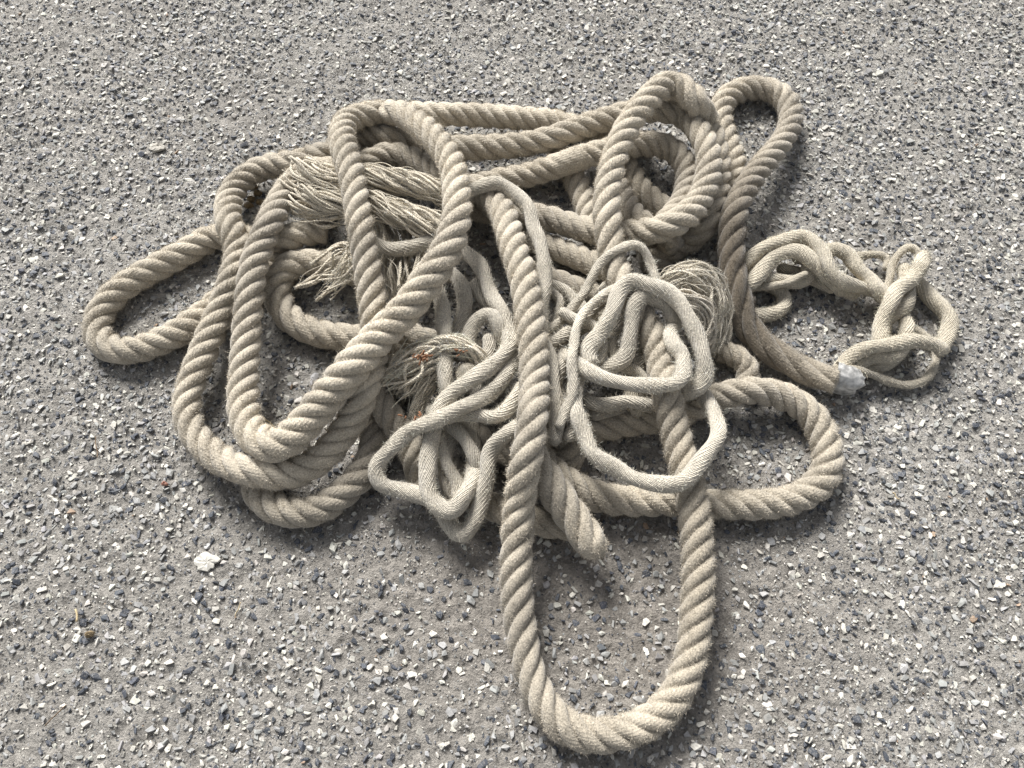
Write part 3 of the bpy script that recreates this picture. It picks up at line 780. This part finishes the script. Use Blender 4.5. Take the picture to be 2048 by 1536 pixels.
# ------------------------------------------------------------------ frayed yarns
def bundle(pts, n, spread, yr, b, seed, col, twist=5.0, wig=0.0055, flat=1.0, fuzz=1.0, hang=None):
    """n yarns that follow one path inside a changing envelope; spread: [(t, radius)]"""
    r = np.random.default_rng(seed)
    c_ = Cord('y', 'yarn', pts, yr)
    P, u = resample(smooth_path(c_.world(), 2), 0.004)
    T, Nn, Bn = frames(P)
    L = u[-1]; sp = np.array(spread); env = np.interp(u / L, sp[:, 0], sp[:, 1])
    for k in range(n):
        rho = math.sqrt(r.random()); a0 = r.uniform(0, 2 * math.pi)
        a = a0 + twist * u / L * 2 * math.pi * 0.25
        i0 = 0 if r.random() < .5 else int(r.uniform(0, 0.16) * len(u))
        off = np.stack([noise1(u, 0.03, seed + 3 * k + j) for j in (1, 2, 3)], -1) * wig
        loose = env / max(sp[:, 1].min(), 1e-4)
        Q = P + (np.cos(a)[:, None] * Nn + np.sin(a)[:, None] * Bn * flat) * (env * rho)[:, None] + off * loose[:, None]
        Q = Q[i0:]
        Q[:, 2] = np.maximum(Q[:, 2], yr)
        if len(Q) < 5: continue
        Q, uu = resample(Q, 0.0022)
        rr = yr * r.uniform(0.75, 1.2) * (1 + 0.15 * noise1(uu, 0.02, k + seed))
        rr[-1] *= .5; rr[0] *= .5
        tw = uu * 2 * math.pi / 0.014
        cols = np.repeat((col * r.uniform(0.86, 1.12))[None], len(uu), 0)
        V, F, Tr, C, p, NR, nv = tube(Q, uu, rr, lobes(2, 0.30), 12, tw, cols, 4, -1800.0, True, k, 0)
        b.add(V, F, Tr, C, p)
        hv, hq, ht, hc = hairs(V[:nv], NR, C[:nv], int(uu[-1] * 3600 * fuzz), 0.001, 0.007, r, 0.00008)
        b.add(hv, hq, ht, hc, np.zeros(len(hv)))

YC = np.array([0.57, 0.51, 0.405])
G_F = 'frayed yarn bundles in the heap'
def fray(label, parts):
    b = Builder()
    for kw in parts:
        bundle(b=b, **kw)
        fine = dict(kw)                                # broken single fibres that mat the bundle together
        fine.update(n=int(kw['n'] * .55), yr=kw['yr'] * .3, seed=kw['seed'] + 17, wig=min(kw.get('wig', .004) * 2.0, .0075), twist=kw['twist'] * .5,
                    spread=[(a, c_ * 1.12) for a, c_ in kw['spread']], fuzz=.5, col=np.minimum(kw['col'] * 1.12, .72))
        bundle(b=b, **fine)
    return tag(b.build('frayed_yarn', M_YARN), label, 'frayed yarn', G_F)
fray('cream frayed yarn bundle, upper of two under the topmost left bend, with a brush end', [
    dict(pts=[(594,352,66),(622,356,74),(660,360,80),(700,356,84),(736,354,86),(794,364,86),(872,380,86),(912,394,78)], n=66, spread=[(0,.024),(.2,.018),(.4,.0145),(1,.0135)], yr=.00175, seed=201, col=YC, twist=4)])
fray('cream frayed yarn bundle, the lower of two, its loose ends bent back at the left', [
    dict(pts=[(600,400,60),(628,404,68),(665,406,74),(705,408,78),(745,413,80),(814,433,80),(880,454,78),(908,464,72)], n=66, spread=[(0,.022),(.2,.018),(.4,.015),(1,.0145)], yr=.00175, seed=301, col=YC*.98, twist=4),
    dict(pts=[(680,442,62),(650,448,58),(628,440,58),(616,420,64),(625,404,74)], n=6, spread=[(0,.005),(1,.005)], yr=.0014, seed=331, col=YC, twist=1)])
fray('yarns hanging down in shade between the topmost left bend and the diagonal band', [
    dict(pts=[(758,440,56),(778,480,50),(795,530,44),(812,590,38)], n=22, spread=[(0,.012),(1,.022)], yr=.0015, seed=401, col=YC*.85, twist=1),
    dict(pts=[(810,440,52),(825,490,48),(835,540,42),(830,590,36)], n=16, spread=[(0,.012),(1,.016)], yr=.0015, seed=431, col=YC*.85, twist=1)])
fray('wisp of three loose yarns over the dark hollow left of the topmost left bend', [
    dict(pts=[(592,576,44),(620,562,52),(650,548,58),(690,527,62),(720,505,60)], n=5, spread=[(0,.0012),(.4,.0035),(1,.010)], yr=.0014, seed=501, col=YC, twist=2, wig=.003),
    dict(pts=[(634,600,36),(650,586,44),(672,572,50),(700,545,56),(722,520,58)], n=4, spread=[(0,.0012),(.4,.003),(1,.008)], yr=.0014, seed=521, col=YC, twist=2, wig=.003),
    dict(pts=[(624,528,50),(646,511,56),(668,492,60),(684,490,62),(700,500,60)], n=4, spread=[(0,.001),(.5,.002),(1,.006)], yr=.0014, seed=541, col=YC, twist=2, wig=.002),
    dict(pts=[(655,580,44),(672,560,52),(690,535,54),(705,505,56)], n=10, spread=[(0,.012),(1,.010)], yr=.0009, seed=551, col=YC*1.1, twist=2, wig=.006, fuzz=3)])
red_fray = fray('reddish speckled fray curling round the strand stub left of the front loop limb', [
    dict(pts=[(968,742,66),(957,710,82),(932,692,90),(895,688,92),(850,700,86),(814,732,70),(788,772,50)], n=54, spread=[(0,.005),(.4,.0065),(.7,.012),(1,.016)], yr=.0015, seed=601, col=YC*1.2, twist=2, fuzz=2),
    dict(pts=[(890,712,82),(858,730,72),(826,758,58),(806,778,44)], n=34, spread=[(0,.008),(.6,.012),(1,.014)], yr=.0015, seed=631, col=YC*1.15, twist=1, fuzz=2),
    dict(pts=[(870,740,68),(850,775,54),(834,810,44),(826,835,36)], n=22, spread=[(0,.008),(.6,.006),(1,.004)], yr=.0015, seed=661, col=YC*1.12, twist=1, fuzz=3)])
fray('grey matted tuft of fine yarn draped behind the high white arc', [
    dict(pts=[(1322,590,56),(1343,570,66),(1372,558,70),(1402,572,62),(1422,612,46),(1428,656,30),(1420,702,16)], n=90, spread=[(0,.010),(.3,.0215),(.6,.0215),(1,.016)], yr=.0016, seed=701, col=np.array([.53,.48,.39]), twist=1, fuzz=3, wig=.0045),
    dict(pts=[(1330,610,80),(1372,598,88),(1408,618,74),(1420,660,56),(1405,690,44)], n=30, spread=[(0,.007),(1,.010)], yr=.0016, seed=771, col=np.array([.50,.45,.37]), twist=1, fuzz=1.5)])

# ------------------------------------------------------------------ small litter on the ground
def plain(name, base, rough=0.8):
    m, nt, b = new_mat(name)
    tc = N(nt, 'TexCoord'); n = N(nt, 'TexNoise', Scale=350.0, Detail=4.0); nt.links.new(tc.outputs['Object'], n.inputs['Vector'])
    ra = N(nt, 'ValToRGB'); ra.color_ramp.elements[0].color = tuple(x * .65 for x in base) + (1,); ra.color_ramp.elements[1].color = tuple(min(1, x * 1.25) for x in base) + (1,)
    nt.links.new(n.outputs[0], ra.inputs[0]); nt.links.new(ra.outputs[0], b.inputs['Base Color']); b.inputs['Roughness'].default_value = rough
    return m
M_STRAW, M_TWIG = plain('dry_straw', (0.50, 0.40, 0.24)), plain('brown_twig', (0.19, 0.13, 0.08))
M_WHITE, M_RUST = plain('chalky_scrap', (0.46, 0.44, 0.395)), plain('reddish_fleck', (0.21, 0.10, 0.05))
M_LEAF = plain('leaf_litter', (0.20, 0.15, 0.085))
def stick(name, x0, y0, x1, y1, r, mat, label, cat, group=None, flat=.45, h=.003):
    P, u = resample(np.stack([at(x0 + (x1 - x0) * t, y0 + (y1 - y0) * t, h) for t in np.linspace(0, 1, 5)]) + rng.normal(0, .0005, (5, 3)), .002)
    V, Q, T, C, p, NR, nv = tube(P, u, np.full(len(u), r), lambda a: 1 - .3 * np.abs(np.sin(a)), 10, u * 0, np.ones((len(u), 3)), 1, 1)
    o = mesh_object(name, V, [Q, T], mat, None, None, True, True)
    return tag(o, label, cat, group)
stick('straw_piece', 526, 834, 551, 857, .0016, M_STRAW, 'pale straw splinter on the ground inside the inner U bend', 'straw')
stick('twig', 191, 872, 195, 915, .0007, M_TWIG, 'thin brown twig on the asphalt left of the outer U bend', 'twig')
stick('straw_piece', 152, 1218, 155, 1243, .0014, M_STRAW, 'short flat straw flake on the asphalt at lower left', 'straw')
stick('twig', 92, 1452, 130, 1412, .0008, M_TWIG, 'brown twig at the bottom left corner', 'twig')
stick('straw_piece', 470, 1232, 482, 1205, .0007, M_STRAW, 'thin straw stalk below the lower left rope curve', 'straw')
stick('straw_piece', 800, 968, 818, 992, .0006, M_TWIG, 'dark straw bit beside the pointed fold of pale strand', 'straw')
stick('straw_piece', 1786, 985, 1800, 1000, .0008, M_STRAW, 'tiny straw bit on the asphalt right of the lower right loop', 'straw')
def scrap(name, x, y, rx, ry, mat, label, cat, seed, group=None, thick=.0015):
    r = np.random.default_rng(seed)
    k = 22; th = np.linspace(0, 2 * math.pi, k, endpoint=False)
    ang = np.stack([np.cos(th), np.sin(th)], -1)
    rad = 1 + .3 * noise2(ang, .8, seed + 3) + .2 * noise2(ang, .25, seed + 4)
    c0 = at(np.array(x), np.array(y), np.array(.0025))
    ring = lambda s, z: np.stack([c0[0] + np.cos(th) * rad * rx * s, c0[1] + np.sin(th) * rad * ry * s, np.full(k, c0[2] + z) + r.normal(0, .0004, k)], -1)
    V = np.vstack([ring(1, -.002), ring(.97, thick * .4), ring(.6, thick), ring(.25, thick * 1.1), c0[None] + [[0, 0, thick * .9]]])
    F = []
    for j in range(3):
        a = np.arange(k) + j * k; bb = np.roll(np.arange(k), -1) + j * k
        F.append(np.stack([a, bb, bb + k, a + k], -1))
    T = np.stack([np.arange(k) + 3 * k, np.roll(np.arange(k), -1) + 3 * k, np.full(k, 4 * k)], -1)
    return tag(mesh_object(name, V, [np.concatenate(F), T], mat, None, None, False, True), label, cat, group)
scrap('paper_scrap', 415, 1124, .012, .009, M_WHITE, 'ragged chalky white scrap on the asphalt below the lower left rope curve', 'scrap', 1)
scrap('pale_stone', 313, 293, .010, .007, plain('pale_stone', (.40, .375, .325)), 'largest rounded cream stone at upper left', 'stone', 2)
scrap('leaf_scrap', 178, 1268, .0042, .0035, M_LEAF, 'curled brown leaf scrap at lower left', 'leaf', 3, thick=.003)
scrap('red_stone', 328, 967, .004, .003, plain('brick_red', (.30, .15, .11)), 'small brick red chip left of the lower left rope curve', 'stone', 4)
for k, (x, y) in enumerate([(508, 372), (516, 386), (503, 398), (520, 404), (498, 410)]):
    scrap('leaf_scrap', x, y, .0055, .004, M_LEAF, 'dark leaf crumbs inside the upper left rope bend', 'leaf', 10 + k, 'leaf crumbs in the upper left bend', .004)

# dry reddish plant crumbs caught in the fray
fl = Builder(); r = np.random.default_rng(88)
for x0, y0, h0, n in ((843, 716, .094, 26), (833, 838, .074, 14), (922, 703, .098, 6)):
    for k in range(n):
        p0 = at(np.array(x0 + r.normal(0, 11)), np.array(y0 + r.normal(0, 5)), np.array(h0 + r.normal(0, .003)))
        dv = r.normal(size=3); dv /= np.linalg.norm(dv)
        Pn = p0 + dv * np.linspace(0, r.uniform(.002, .006), 4)[:, None]
        V, Q, T, C, p, NR, nv = tube(Pn, np.linspace(0, 1, 4), np.full(4, r.uniform(.0006, .0013)), lambda a: 1 + 0 * a, 6, np.zeros(4), np.ones((4, 3)), 1, 1)
        fl.add(V, Q, T, C, p)
o = fl.build('plant_crumb', M_RUST, red_fray); o['kind'] = 'stuff'; o['label'] = 'rusty red dry plant crumbs'
